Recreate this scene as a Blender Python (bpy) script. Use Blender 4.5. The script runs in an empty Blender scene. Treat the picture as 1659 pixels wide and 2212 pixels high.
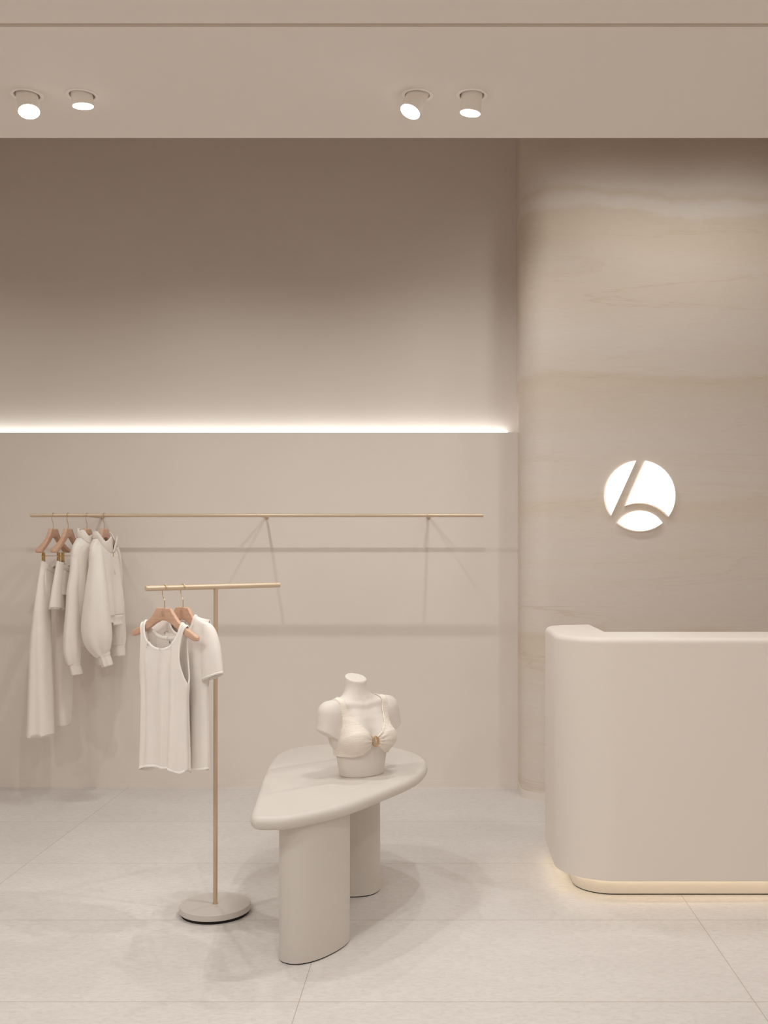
import bpy, bmesh, math, random
import numpy as np
from mathutils import Vector, Matrix

random.seed(7)
PI = math.pi
SC = bpy.context.scene
COL = SC.collection

# ------------------------------------------------------------------ camera model
F, CX, CY, H = 2234.0, 960.0, 1187.0, 1.489      # focal length and vanishing point in pixels of the 1659x2212 frame, eye height

def at(px, py, Y):
    return Vector(((px - CX) / F * Y, Y, H - (py - CY) / F * Y))

# ------------------------------------------------------------------ materials
def srgb(r, g, b):
    f = lambda c: (c / 255 / 12.92) if c / 255 <= 0.04045 else ((c / 255 + 0.055) / 1.055) ** 2.4
    return (f(r), f(g), f(b), 1.0)

def new_mat(name):
    m = bpy.data.materials.new(name)
    m.use_nodes = True
    nt = m.node_tree
    b = nt.nodes['Principled BSDF']
    return m, nt, b

def N(nt, typ, **kw):
    n = nt.nodes.new(typ)
    for k, v in kw.items():
        setattr(n, k, v)
    return n

def mottled(name, c1, c2, rough=0.6, scale=6.0, bump=0.05, bscale=120.0, stretch=(1, 1, 1), metallic=0.0, spec=0.4, detail=5.0):
    m, nt, b = new_mat(name)
    tc = N(nt, 'ShaderNodeTexCoord')
    mp = N(nt, 'ShaderNodeMapping')
    mp.inputs['Scale'].default_value = stretch
    nt.links.new(tc.outputs['Object'], mp.inputs['Vector'])
    no = N(nt, 'ShaderNodeTexNoise')
    no.inputs['Scale'].default_value = scale
    no.inputs['Detail'].default_value = detail
    nt.links.new(mp.outputs['Vector'], no.inputs['Vector'])
    mx = N(nt, 'ShaderNodeMix', data_type='RGBA')
    mx.inputs[6].default_value = c1
    mx.inputs[7].default_value = c2
    nt.links.new(no.outputs['Fac'], mx.inputs[0])
    nt.links.new(mx.outputs[2], b.inputs['Base Color'])
    b.inputs['Roughness'].default_value = rough
    b.inputs['Metallic'].default_value = metallic
    b.inputs['Specular IOR Level'].default_value = spec
    if bump > 0:
        n2 = N(nt, 'ShaderNodeTexNoise')
        n2.inputs['Scale'].default_value = bscale
        n2.inputs['Detail'].default_value = 3
        nt.links.new(mp.outputs['Vector'], n2.inputs['Vector'])
        bp = N(nt, 'ShaderNodeBump')
        bp.inputs['Strength'].default_value = bump
        bp.inputs['Distance'].default_value = 0.004
        nt.links.new(n2.outputs['Fac'], bp.inputs['Height'])
        nt.links.new(bp.outputs['Normal'], b.inputs['Normal'])
    return m

def shade(c, k):
    return (c[0] * k, c[1] * k, c[2] * k, 1.0)

def emitter(name, col, strength):
    m, nt, b = new_mat(name)
    b.inputs['Base Color'].default_value = (0.9, 0.9, 0.88, 1)
    b.inputs['Emission Color'].default_value = col
    b.inputs['Emission Strength'].default_value = strength
    return m

PLASTER = (0.765, 0.712, 0.662, 1)
M_wall = mottled('plaster wall', shade(PLASTER, 0.96), shade(PLASTER, 1.03), rough=0.75, scale=2.2, bump=0.04, bscale=60)
CEIL = (0.80, 0.75, 0.695, 1)
M_ceil = mottled('painted ceiling', shade(CEIL, 0.99), shade(CEIL, 1.01), rough=0.85, scale=2.0, bump=0.0)
M_reveal = mottled('ceiling reveal', (0.62, 0.52, 0.41, 1), (0.64, 0.54, 0.43, 1), rough=0.8, bump=0)
IV = (0.63, 0.59, 0.545, 1)
M_trough = mottled('dark low bounce trough', (0.34, 0.235, 0.145, 1), (0.35, 0.245, 0.155, 1), rough=0.9, bump=0)  # dark colour chosen so the unseen trough bounces less light onto the wall
M_ivory = mottled('ivory lacquer', shade(IV, 0.99), shade(IV, 1.01), rough=0.42, scale=3, bump=0.02, bscale=250, spec=0.35)
M_counter = mottled('counter solid surface', (0.79, 0.735, 0.675, 1), (0.80, 0.745, 0.685, 1), rough=0.45, scale=3, bump=0.015, bscale=200, spec=0.35)
M_tan = mottled('tan powder coat', (0.56, 0.43, 0.30, 1), (0.58, 0.45, 0.32, 1), rough=0.42, scale=20, bump=0.0, metallic=0.25, spec=0.5)
M_rail = mottled('champagne rail', (0.64, 0.51, 0.37, 1), (0.66, 0.53, 0.39, 1), rough=0.36, scale=20, bump=0.0, metallic=0.3, spec=0.5)
M_black = mottled('black rubber and gap shade', (0.012, 0.010, 0.009, 1), (0.016, 0.013, 0.011, 1), rough=0.8, bump=0)
M_brass = mottled('brass', (0.62, 0.44, 0.19, 1), (0.70, 0.50, 0.24, 1), rough=0.28, scale=30, bump=0, metallic=0.9)
M_gold = mottled('pale gold wire', (0.74, 0.58, 0.34, 1), (0.78, 0.62, 0.38, 1), rough=0.25, scale=30, bump=0, metallic=0.9)
M_horn = mottled('tortoise ring', (0.45, 0.27, 0.12, 1), (0.58, 0.37, 0.17, 1), rough=0.3, scale=40, bump=0)
M_bust = mottled('mannequin matte', (0.70, 0.652, 0.605, 1), (0.715, 0.667, 0.62, 1), rough=0.55, scale=5, bump=0.01, bscale=300, spec=0.3)
M_white = mottled('white lacquered steel', (0.92, 0.875, 0.82, 1), (0.93, 0.885, 0.83, 1), rough=0.5, bump=0)
M_lens = emitter('lamp lens', (1.0, 0.97, 0.92, 1), 14.0)
M_led = emitter('led diffuser', (1.0, 0.985, 0.95, 1), 3.0)
M_sign = emitter('sign face', (1.0, 0.985, 0.965, 1), 1.25)
M_signside = mottled('sign return', (0.85, 0.80, 0.74, 1), (0.86, 0.81, 0.75, 1), rough=0.4, bump=0)
M_warm = emitter('warm led', (1.0, 0.88, 0.66, 1), 6.0)

def wood(name):
    m, nt, b = new_mat(name)
    tc = N(nt, 'ShaderNodeTexCoord')
    mp = N(nt, 'ShaderNodeMapping')
    mp.inputs['Scale'].default_value = (3, 20, 26)
    nt.links.new(tc.outputs['Object'], mp.inputs['Vector'])
    no = N(nt, 'ShaderNodeTexNoise')
    no.inputs['Scale'].default_value = 3.0
    no.inputs['Detail'].default_value = 6
    no.inputs['Distortion'].default_value = 0.8
    nt.links.new(mp.outputs['Vector'], no.inputs['Vector'])
    cr = N(nt, 'ShaderNodeValToRGB')
    cr.color_ramp.elements[0].position = 0.3
    cr.color_ramp.elements[0].color = (0.56, 0.335, 0.225, 1)
    cr.color_ramp.elements[1].position = 0.7
    cr.color_ramp.elements[1].color = (0.69, 0.46, 0.335, 1)
    nt.links.new(no.outputs['Fac'], cr.inputs['Fac'])
    nt.links.new(cr.outputs['Color'], b.inputs['Base Color'])
    b.inputs['Roughness'].default_value = 0.45
    return m
M_wood = wood('beech wood')

def fabric(name, col, rib=None, fine=900.0, bump=0.25, transl=0.0, axis='X'):
    """Woven / knitted cloth: fine weave bump, optional vertical ribs, optional light passing through."""
    m, nt, b = new_mat(name)
    tc = N(nt, 'ShaderNodeTexCoord')
    no = N(nt, 'ShaderNodeTexNoise')
    no.inputs['Scale'].default_value = 14
    no.inputs['Detail'].default_value = 4
    nt.links.new(tc.outputs['Object'], no.inputs['Vector'])
    mx = N(nt, 'ShaderNodeMix', data_type='RGBA')
    mx.inputs[6].default_value = shade(col, 0.97)
    mx.inputs[7].default_value = shade(col, 1.02)
    nt.links.new(no.outputs['Fac'], mx.inputs[0])
    nt.links.new(mx.outputs[2], b.inputs['Base Color'])
    b.inputs['Roughness'].default_value = 0.9
    b.inputs['Specular IOR Level'].default_value = 0.15
    b.inputs['Sheen Weight'].default_value = 0.15
    n2 = N(nt, 'ShaderNodeTexNoise')
    n2.inputs['Scale'].default_value = fine
    n2.inputs['Detail'].default_value = 2
    nt.links.new(tc.outputs['Object'], n2.inputs['Vector'])
    h = n2.outputs['Fac']
    if rib:
        w = N(nt, 'ShaderNodeTexWave', wave_type='BANDS', bands_direction=axis)
        w.inputs['Scale'].default_value = rib
        w.inputs['Distortion'].default_value = 0.6
        w.inputs['Detail'].default_value = 2
        nt.links.new(tc.outputs['Object'], w.inputs['Vector'])
        ad = N(nt, 'ShaderNodeMath', operation='ADD')
        nt.links.new(w.outputs['Fac'], ad.inputs[0])
        nt.links.new(n2.outputs['Fac'], ad.inputs[1])
        h = ad.outputs[0]
    bp = N(nt, 'ShaderNodeBump')
    bp.inputs['Strength'].default_value = bump
    bp.inputs['Distance'].default_value = 0.002
    nt.links.new(h, bp.inputs['Height'])
    nt.links.new(bp.outputs['Normal'], b.inputs['Normal'])
    if transl > 0:
        tr = N(nt, 'ShaderNodeBsdfTranslucent')
        tr.inputs['Color'].default_value = col
        ms = N(nt, 'ShaderNodeMixShader')
        ms.inputs[0].default_value = transl
        out = nt.nodes['Material Output']
        nt.links.new(b.outputs[0], ms.inputs[1])
        nt.links.new(tr.outputs[0], ms.inputs[2])
        nt.links.new(ms.outputs[0], out.inputs['Surface'])
    return m

M_jersey = fabric('white rib jersey', (0.92, 0.88, 0.84, 1), rib=70, transl=0.12, bump=0.12)
M_binding = fabric('white jersey binding', (0.92, 0.895, 0.865, 1), bump=0.15)
M_fleece = fabric('oat fleece', (0.855, 0.81, 0.755, 1), fine=500, bump=0.2)
M_ribknit = fabric('oat rib knit', (0.86, 0.815, 0.76, 1), rib=60, bump=0.3)
M_crinkle = fabric('cream crinkle fabric', (0.84, 0.77, 0.69, 1), rib=75, axis='Z', fine=260, bump=0.55)
M_label = mottled('grey print', (0.16, 0.13, 0.11, 1), (0.2, 0.16, 0.13, 1), bump=0)

# floor: large format stone look tiles, joints set from tile size
def floor_mat():
    m, nt, b = new_mat('stone tile floor')
    L = nt.links
    tc = N(nt, 'ShaderNodeTexCoord')
    sp = N(nt, 'ShaderNodeSeparateXYZ')
    L.new(tc.outputs['Object'], sp.inputs[0])
    def joint(out, off, size, half):
        a = N(nt, 'ShaderNodeMath', operation='SUBTRACT'); a.inputs[1].default_value = off - size / 2
        L.new(out, a.inputs[0])
        p = N(nt, 'ShaderNodeMath', operation='PINGPONG'); p.inputs[1].default_value = size / 2
        L.new(a.outputs[0], p.inputs[0])
        g = N(nt, 'ShaderNodeMath', operation='GREATER_THAN'); g.inputs[1].default_value = size / 2 - half
        L.new(p.outputs[0], g.inputs[0])
        fl = N(nt, 'ShaderNodeMath', operation='DIVIDE'); fl.inputs[1].default_value = size
        a2 = N(nt, 'ShaderNodeMath', operation='SUBTRACT'); a2.inputs[1].default_value = off
        L.new(out, a2.inputs[0]); L.new(a2.outputs[0], fl.inputs[0])
        f2 = N(nt, 'ShaderNodeMath', operation='FLOOR'); L.new(fl.outputs[0], f2.inputs[0])
        return g.outputs[0], f2.outputs[0]
    jx, ix = joint(sp.outputs['X'], -0.479, 1.5, 0.0011)
    jy, iy = joint(sp.outputs['Y'], 3.405, 0.7508, 0.0014)
    j = N(nt, 'ShaderNodeMath', operation='MAXIMUM'); L.new(jx, j.inputs[0]); L.new(jy, j.inputs[1])
    cb = N(nt, 'ShaderNodeCombineXYZ'); L.new(ix, cb.inputs[0]); L.new(iy, cb.inputs[1])
    wn = N(nt, 'ShaderNodeTexWhiteNoise'); L.new(cb.outputs[0], wn.inputs['Vector'])
    mp = N(nt, 'ShaderNodeMapping'); mp.inputs['Scale'].default_value = (1.0, 2.2, 1.0)
    L.new(tc.outputs['Object'], mp.inputs['Vector'])
    n1 = N(nt, 'ShaderNodeTexNoise'); n1.inputs['Scale'].default_value = 3.0; n1.inputs['Detail'].default_value = 9; n1.inputs['Roughness'].default_value = 0.62
    L.new(mp.outputs['Vector'], n1.inputs['Vector'])
    n2 = N(nt, 'ShaderNodeTexNoise'); n2.inputs['Scale'].default_value = 32; n2.inputs['Detail'].default_value = 7; n2.inputs['Roughness'].default_value = 0.7; n2.inputs['Distortion'].default_value = 0.6
    L.new(mp.outputs['Vector'], n2.inputs['Vector'])
    c1 = N(nt, 'ShaderNodeMix', data_type='RGBA')
    c1.inputs[6].default_value = (0.65, 0.61, 0.58, 1); c1.inputs[7].default_value = (0.745, 0.71, 0.685, 1)
    L.new(n1.outputs['Fac'], c1.inputs[0])
    rmp = N(nt, 'ShaderNodeMapRange'); rmp.inputs[1].default_value = 0.36; rmp.inputs[2].default_value = 0.58; rmp.inputs[3].default_value = 0.90; rmp.inputs[4].default_value = 1.015
    L.new(n2.outputs['Fac'], rmp.inputs[0])
    mu = N(nt, 'ShaderNodeMix', data_type='RGBA', blend_type='MULTIPLY'); mu.inputs[0].default_value = 1
    L.new(c1.outputs[2], mu.inputs[6]); L.new(rmp.outputs[0], mu.inputs[7])
    tv = N(nt, 'ShaderNodeMapRange'); tv.inputs[3].default_value = 0.975; tv.inputs[4].default_value = 1.015
    L.new(wn.outputs['Value'], tv.inputs[0])
    mt = N(nt, 'ShaderNodeMix', data_type='RGBA', blend_type='MULTIPLY'); mt.inputs[0].default_value = 1
    L.new(mu.outputs[2], mt.inputs[6]); L.new(tv.outputs[0], mt.inputs[7])
    mj = N(nt, 'ShaderNodeMix', data_type='RGBA'); mj.inputs[7].default_value = (0.40, 0.34, 0.29, 1)
    L.new(j.outputs[0], mj.inputs[0]); L.new(mt.outputs[2], mj.inputs[6])
    L.new(mj.outputs[2], b.inputs['Base Color'])
    b.inputs['Roughness'].default_value = 0.55
    b.inputs['Specular IOR Level'].default_value = 0.3
    bp = N(nt, 'ShaderNodeBump'); bp.inputs['Strength'].default_value = 0.06; bp.inputs['Distance'].default_value = 0.003
    L.new(n2.outputs['Fac'], bp.inputs['Height']); L.new(bp.outputs['Normal'], b.inputs['Normal'])
    return m
M_floor = floor_mat()

# column: hand trowelled stone look render with long horizontal veins
def stone_mat():
    m, nt, b = new_mat('veined stone render')
    L = nt.links
    tc = N(nt, 'ShaderNodeTexCoord')
    def noise(scale, st, detail, rough, dist, off=(0, 0, 0)):
        mp = N(nt, 'ShaderNodeMapping'); mp.inputs['Scale'].default_value = st; mp.inputs['Location'].default_value = off
        L.new(tc.outputs['Object'], mp.inputs['Vector'])
        n = N(nt, 'ShaderNodeTexNoise'); n.inputs['Scale'].default_value = scale; n.inputs['Detail'].default_value = detail
        n.inputs['Roughness'].default_value = rough; n.inputs['Distortion'].default_value = dist
        L.new(mp.outputs['Vector'], n.inputs['Vector'])
        return n.outputs['Fac']
    def ramp(fac, stops):
        r = N(nt, 'ShaderNodeValToRGB')
        e = r.color_ramp.elements
        e[0].position, e[0].color = stops[0]
        e[1].position, e[1].color = stops[-1]
        for p, c in stops[1:-1]:
            x = e.new(p); x.color = c
        L.new(fac, r.inputs['Fac'])
        return r.outputs['Color']
    # broad bands laid down in courses, edges wandering
    wob = noise(1.0, (0.55, 0.55, 1.6), 6, 0.6, 0.6, (1.7, 0.3, 0.4))
    sp = N(nt, 'ShaderNodeSeparateXYZ'); L.new(tc.outputs['Object'], sp.inputs[0])
    wm = N(nt, 'ShaderNodeMapRange'); wm.inputs[3].default_value = -0.20; wm.inputs[4].default_value = 0.20
    L.new(wob, wm.inputs[0])
    za = N(nt, 'ShaderNodeMath', operation='ADD'); L.new(sp.outputs['Z'], za.inputs[0]); L.new(wm.outputs[0], za.inputs[1])
    zd = N(nt, 'ShaderNodeMath', operation='DIVIDE'); zd.inputs[1].default_value = 4.2; L.new(za.outputs[0], zd.inputs[0])
    pale, grey, pink, tan, deep = (0.745, 0.68, 0.61, 1), (0.74, 0.685, 0.63, 1), (0.74, 0.668, 0.60, 1), (0.72, 0.635, 0.54, 1), (0.685, 0.59, 0.475, 1)
    stops = [(0.0, pink), (.6, grey), (.85, tan), (.97, deep), (1.02, pink), (1.35, grey), (1.60, pink), (1.74, tan), (1.79, pale), (1.90, grey), (1.98, pink), (2.10, grey), (2.30, pink), (2.46, tan), (2.52, deep),
             (2.56, pale), (2.75, grey), (2.95, tan), (3.18, tan), (3.30, deep), (3.44, deep), (3.47, pale), (3.52, grey), (3.56, deep), (3.60, grey), (3.70, pink), (3.80, tan), (4.1, tan)]
    base = ramp(zd.outputs[0], [(z / 4.2, tuple(.95 * (.15 * a + .85 * b) for a, b in zip((.735, .66, .585, 1), c))) for z, c in stops])
    soft = ramp(noise(1.3, (0.35, 0.35, 4.0), 7, 0.6, 0.8, (4.1, 2.2, 7.7)), [(0.45, (0, 0, 0, 1)), (0.70, (1, 1, 1, 1))])
    mx = N(nt, 'ShaderNodeMix', data_type='RGBA'); mx.inputs[7].default_value = (0.70, 0.61, 0.51, 1)
    sc = N(nt, 'ShaderNodeMath', operation='MULTIPLY'); sc.inputs[1].default_value = 0.5
    L.new(soft, sc.inputs[0]); L.new(sc.outputs[0], mx.inputs[0]); L.new(base, mx.inputs[6])
    vein = ramp(noise(1.0, (0.5, 0.5, 4.5), 8, 0.6, 1.0, (9.3, 1.2, 3.3)), [(0.470, (0, 0, 0, 1)), (0.498, (1, 1, 1, 1)), (0.506, (0, 0, 0, 1))])
    vm = noise(0.9, (0.7, 0.7, 2.0), 3, 0.5, 0, (2, 5, 8))
    vs = N(nt, 'ShaderNodeMapRange'); vs.inputs[1].default_value = 0.45; vs.inputs[2].default_value = 0.65; vs.inputs[3].default_value = 0.0; vs.inputs[4].default_value = 0.5
    L.new(vm, vs.inputs[0])
    vv = N(nt, 'ShaderNodeMath', operation='MULTIPLY'); L.new(vein, vv.inputs[0]); L.new(vs.outputs[0], vv.inputs[1])
    m2 = N(nt, 'ShaderNodeMix', data_type='RGBA'); m2.inputs[7].default_value = (0.57, 0.46, 0.34, 1)
    L.new(vv.outputs[0], m2.inputs[0]); L.new(mx.outputs[2], m2.inputs[6])
    fine = noise(9, (1.0, 1.0, 14), 6, 0.7, 0.3)
    fr = N(nt, 'ShaderNodeMapRange'); fr.inputs[1].default_value = 0.3; fr.inputs[2].default_value = 0.7; fr.inputs[3].default_value = 0.97; fr.inputs[4].default_value = 1.03
    L.new(fine, fr.inputs[0])
    m3 = N(nt, 'ShaderNodeMix', data_type='RGBA', blend_type='MULTIPLY'); m3.inputs[0].default_value = 1
    L.new(m2.outputs[2], m3.inputs[6]); L.new(fr.outputs[0], m3.inputs[7])
    L.new(m3.outputs[2], b.inputs['Base Color'])
    b.inputs['Roughness'].default_value = 0.65
    b.inputs['Specular IOR Level'].default_value = 0.3
    bp = N(nt, 'ShaderNodeBump'); bp.inputs['Strength'].default_value = 0.08; bp.inputs['Distance'].default_value = 0.004
    L.new(fine, bp.inputs['Height']); L.new(bp.outputs['Normal'], b.inputs['Normal'])
    return m
M_stone = stone_mat()

# ------------------------------------------------------------------ object helpers
def link_mesh(name, verts, faces, mat, parent=None, smooth=False, autosmooth=None):
    me = bpy.data.meshes.new(name)
    me.from_pydata([tuple(v) for v in verts], [], [tuple(f) for f in faces])
    me.validate()
    bm = bmesh.new(); bm.from_mesh(me)
    bmesh.ops.remove_doubles(bm, verts=bm.verts, dist=1e-6)
    bmesh.ops.recalc_face_normals(bm, faces=bm.faces)
    bm.to_mesh(me); bm.free()
    if mat:
        me.materials.append(mat)
    if smooth or autosmooth is not None:
        for p in me.polygons:
            p.use_smooth = True
        if autosmooth is not None:
            me.set_sharp_from_angle(angle=math.radians(autosmooth))
    o = bpy.data.objects.new(name, me)
    COL.objects.link(o)
    if parent:
        o.parent = parent
    return o

def thing(name, label, cat, loc=(0, 0, 0), rz=0.0, group=None):
    o = bpy.data.objects.new(name, None)
    o.empty_display_size = 0.05
    COL.objects.link(o)
    o.location = loc
    o.rotation_euler = (0, 0, rz)
    tag(o, label, cat, group)
    return o

def tag(o, label, cat, group=None):
    o['label'] = label
    o['category'] = cat
    if group:
        o['group'] = group
    return o

def structure(o):
    o['kind'] = 'structure'
    return o

class MB:
    """Collects verts and faces of one mesh."""
    def __init__(s):
        s.v, s.f = [], []
    def add(s, verts, faces):
        k = len(s.v)
        s.v += [Vector(p) for p in verts]
        s.f += [[i + k for i in f] for f in faces]
        return s
    def box(s, a, b):
        x0, y0, z0 = a; x1, y1, z1 = b
        return s.add([(x0, y0, z0), (x1, y0, z0), (x1, y1, z0), (x0, y1, z0), (x0, y0, z1), (x1, y0, z1), (x1, y1, z1), (x0, y1, z1)],
                     [(3, 2, 1, 0), (4, 5, 6, 7), (0, 1, 5, 4), (1, 2, 6, 5), (2, 3, 7, 6), (3, 0, 4, 7)])
    def tube(s, pts, r, seg=12, caps=True, closed=False):
        """A round tube along pts; r is one radius or one per point."""
        pts = [Vector(p) for p in pts]
        n = len(pts)
        rs = r if isinstance(r, (list, tuple)) else [r] * n
        rings, prev = [], None
        for i in range(n):
            if closed:
                t = (pts[(i + 1) % n] - pts[i - 1]).normalized()
            else:
                t = (pts[min(i + 1, n - 1)] - pts[max(i - 1, 0)]).normalized()
            if prev is None:
                a = Vector((0, 0, 1)) if abs(t.z) < 0.9 else Vector((1, 0, 0))
                prev = (a - t * a.dot(t)).normalized()
            else:
                prev = (prev - t * prev.dot(t)).normalized()
            q = t.cross(prev)
            rings.append([pts[i] + (prev * math.cos(2 * PI * k / seg) + q * math.sin(2 * PI * k / seg)) * rs[i] for k in range(seg)])
        return s.loft(rings, caps and not closed, closed)
    def loft(s, rings, caps=True, closed=False):
        m, n = len(rings[0]), len(rings)
        vs = [p for r in rings for p in r]
        fs = []
        for i in range(n if closed else n - 1):
            j = (i + 1) % n
            for k in range(m):
                l = (k + 1) % m
                fs.append((i * m + k, i * m + l, j * m + l, j * m + k))
        if caps:
            fs.append(tuple(range(m - 1, -1, -1)))
            fs.append(tuple((n - 1) * m + k for k in range(m)))
        return s.add(vs, fs)
    def build(s, name, mat, parent=None, smooth=False, autosmooth=None):
        return link_mesh(name, s.v, s.f, mat, parent, smooth, autosmooth)

def round_poly(pts, radii, seg=12):
    """Closed 2-D polygon with its corners rounded."""
    out = []
    n = len(pts)
    for i in range(n):
        p, a, b = Vector(pts[i]), Vector(pts[i - 1]), Vector(pts[(i + 1) % n])
        r = radii[i]
        if r <= 0:
            out.append(p.copy()); continue
        d1, d2 = (a - p).normalized(), (b - p).normalized()
        ang = d1.angle(d2)
        t = r / math.tan(ang / 2)
        c = p + (d1 + d2).normalized() * (r / math.sin(ang / 2))
        s0, s1 = p + d1 * t - c, p + d2 * t - c
        a0 = math.atan2(s0.y, s0.x); a1 = math.atan2(s1.y, s1.x)
        da = (a1 - a0 + PI) % (2 * PI) - PI
        for k in range(seg + 1):
            w = a0 + da * k / seg
            out.append(c + Vector((math.cos(w), math.sin(w))) * r)
    return out

def area2(p):
    return sum(p[i - 1].x * p[i].y - p[i].x * p[i - 1].y for i in range(len(p))) / 2

def offset_poly(pts, d):
    """Moves a closed polygon outward by d along its vertex normals."""
    n = len(pts); sg = 1 if area2(pts) > 0 else -1
    out = []
    for i in range(n):
        e1 = (pts[i] - pts[i - 1]); e2 = (pts[(i + 1) % n] - pts[i])
        if e1.length < 1e-9: e1 = e2
        if e2.length < 1e-9: e2 = e1
        n1 = Vector((e1.y, -e1.x)).normalized() * sg
        n2 = Vector((e2.y, -e2.x)).normalized() * sg
        m = (n1 + n2)
        m = m / max(m.length_squared, 0.3) * 2
        out.append(pts[i] + m * d)
    return out

def spline_closed(pts, per=10):
    out = []; n = len(pts)
    P = [Vector(p) for p in pts]
    for i in range(n):
        p0, p1, p2, p3 = P[i - 1], P[i], P[(i + 1) % n], P[(i + 2) % n]
        for k in range(per):
            t = k / per
            out.append(0.5 * ((2 * p1) + (p2 - p0) * t + (2 * p0 - 5 * p1 + 4 * p2 - p3) * t * t + (3 * p1 - p0 - 3 * p2 + p3) * t ** 3))
    return out

def spline_open(pts, per=8):
    P = [Vector(p) for p in pts]; out = []
    for i in range(len(P) - 1):
        p0 = P[max(i - 1, 0)]; p1 = P[i]; p2 = P[i + 1]; p3 = P[min(i + 2, len(P) - 1)]
        for k in range(per):
            t = k / per
            out.append(0.5 * ((2 * p1) + (p2 - p0) * t + (2 * p0 - 5 * p1 + 4 * p2 - p3) * t * t + (3 * p1 - p0 - 3 * p2 + p3) * t ** 3))
    out.append(P[-1])
    return out

def ring3(poly, z):
    return [Vector((p.x, p.y, z)) for p in poly]

def extrude_poly(poly, z0, z1, top_r=0.0, bot_r=0.0, seg=6):
    """Solid of a 2-D outline between two heights, its top and bottom edges rounded."""
    mb = MB(); rings = []
    if bot_r > 0:
        for k in range(seg):
            a = PI / 2 * k / seg
            rings.append(ring3(offset_poly(poly, -bot_r * (1 - math.sin(a))), z0 + bot_r * (1 - math.cos(a))))
        rings.append(ring3(poly, z0 + bot_r))
    else:
        rings.append(ring3(poly, z0))
    if top_r > 0:
        for k in range(seg + 1):
            a = PI / 2 * k / seg
            rings.append(ring3(offset_poly(poly, -top_r * (1 - math.cos(a))), z1 - top_r * (1 - math.sin(a))))
    else:
        rings.append(ring3(poly, z1))
    mb.loft(rings, True)
    return mb

# ------------------------------------------------------------------ the setting
ZC = 3.214            # ceiling height
Y_EDGE = 4.335        # where the lowered ceiling ends before the back wall
Y_WALL = 6.484        # lower back wall face
Y_UP = 6.589          # recessed upper back wall face
Z_LED = 2.223         # top of the lower wall, where the light line sits
XL, XR, YB, ZT = -4.4, 3.3, -3.4, 4.55

structure(MB().box((XL - .1, YB - .1, -0.1), (XR + .1, Y_UP + 0.2, 0.0)).build('floor', M_floor))
structure(MB().box((XL, Y_WALL, 0.0), (0.62, Y_UP + 0.15, Z_LED)).build('wall_back_lower', M_wall))
structure(MB().box((XL, Y_UP, Z_LED), (0.62, Y_UP + 0.15, ZT)).build('wall_back_upper', M_wall))
structure(MB().box((XL - .1, YB, 0.0), (XL, Y_UP + .15, ZT)).build('wall_left', M_wall))
structure(MB().box((XR, YB, 0.0), (XR + .1, Y_UP + .15, ZT)).build('wall_right', M_wall))
structure(MB().box((XL - .1, YB - .1, 0.0), (XR + .1, YB, ZT)).build('wall_front', M_wall))
structure(MB().box((XL - .1, Y_EDGE - .06, ZT), (XR + .1, Y_UP + .15, ZT + .1)).build('ceiling_upper', M_trough))
structure(MB().box((XL, Y_WALL - 0.003, 0.0), (0.47, Y_WALL, 0.041)).build('baseboard_back', M_wall))

# rounded stone column on the right
Y_COL, R_COL = 6.109, 0.17
XC0 = 0.461
col = round_poly([(XC0, Y_UP + .1), (XC0, Y_COL), (XR, Y_COL), (XR, Y_UP + .1)], [0, R_COL, 0, 0], 20)
mbc = extrude_poly(col, 0.0, ZT)
structure(mbc.build('wall_column', M_stone, autosmooth=30))
colb = offset_poly(round_poly([(XC0, Y_UP + .1), (XC0, Y_COL), (XR, Y_COL), (XR, Y_UP + .1)], [0, R_COL, 0, 0], 20), 0.003)
structure(extrude_poly(colb, 0.0, 0.047).build('baseboard_column', M_wall, autosmooth=30))

# ceiling: two slabs with a narrow reveal between, spotlights recessed in the far slab
Y_S0, Y_S1 = 3.390, 3.414
structure(MB().box((XL, YB, ZC), (XR, Y_S0, ZC + .14)).build('ceiling_front', M_ceil))
structure(MB().box((XL, Y_S0, ZC + .010), (XR, Y_S1, ZC + .14)).build('trim_ceiling_reveal', M_reveal))
structure(MB().box((XL, Y_EDGE - .06, ZC + .14), (XR, Y_EDGE, ZT)).build('wall_ceiling_upstand', M_trough))

Y_LAMP = 3.925
lamps = [  # ring x pixel, aim, drop of the lens below the ceiling along the aim
    (58.2, Vector((0.22, -0.30, -0.93)), 0.079, 'white recessed spotlight at the far left, tilted out of the ceiling towards the viewer', 'out'),
    (177.2, Vector((0.06, 0.10, -0.99)), 0.041, 'white recessed spotlight of the left pair, short and pointing nearly straight down', 'down'),
    (901.8, Vector((-0.33, -0.28, -0.90)), 0.081, 'white recessed spotlight of the right pair, swivelled to the left with a wide glowing face', 'left'),
    (1019.5, Vector((-0.10, 0.05, -0.99)), 0.068, 'white recessed spotlight above the counter side, hanging low and pointing down', 'down'),
]
lx = [(p[0] - CX) / F * Y_LAMP for p in lamps]

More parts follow.
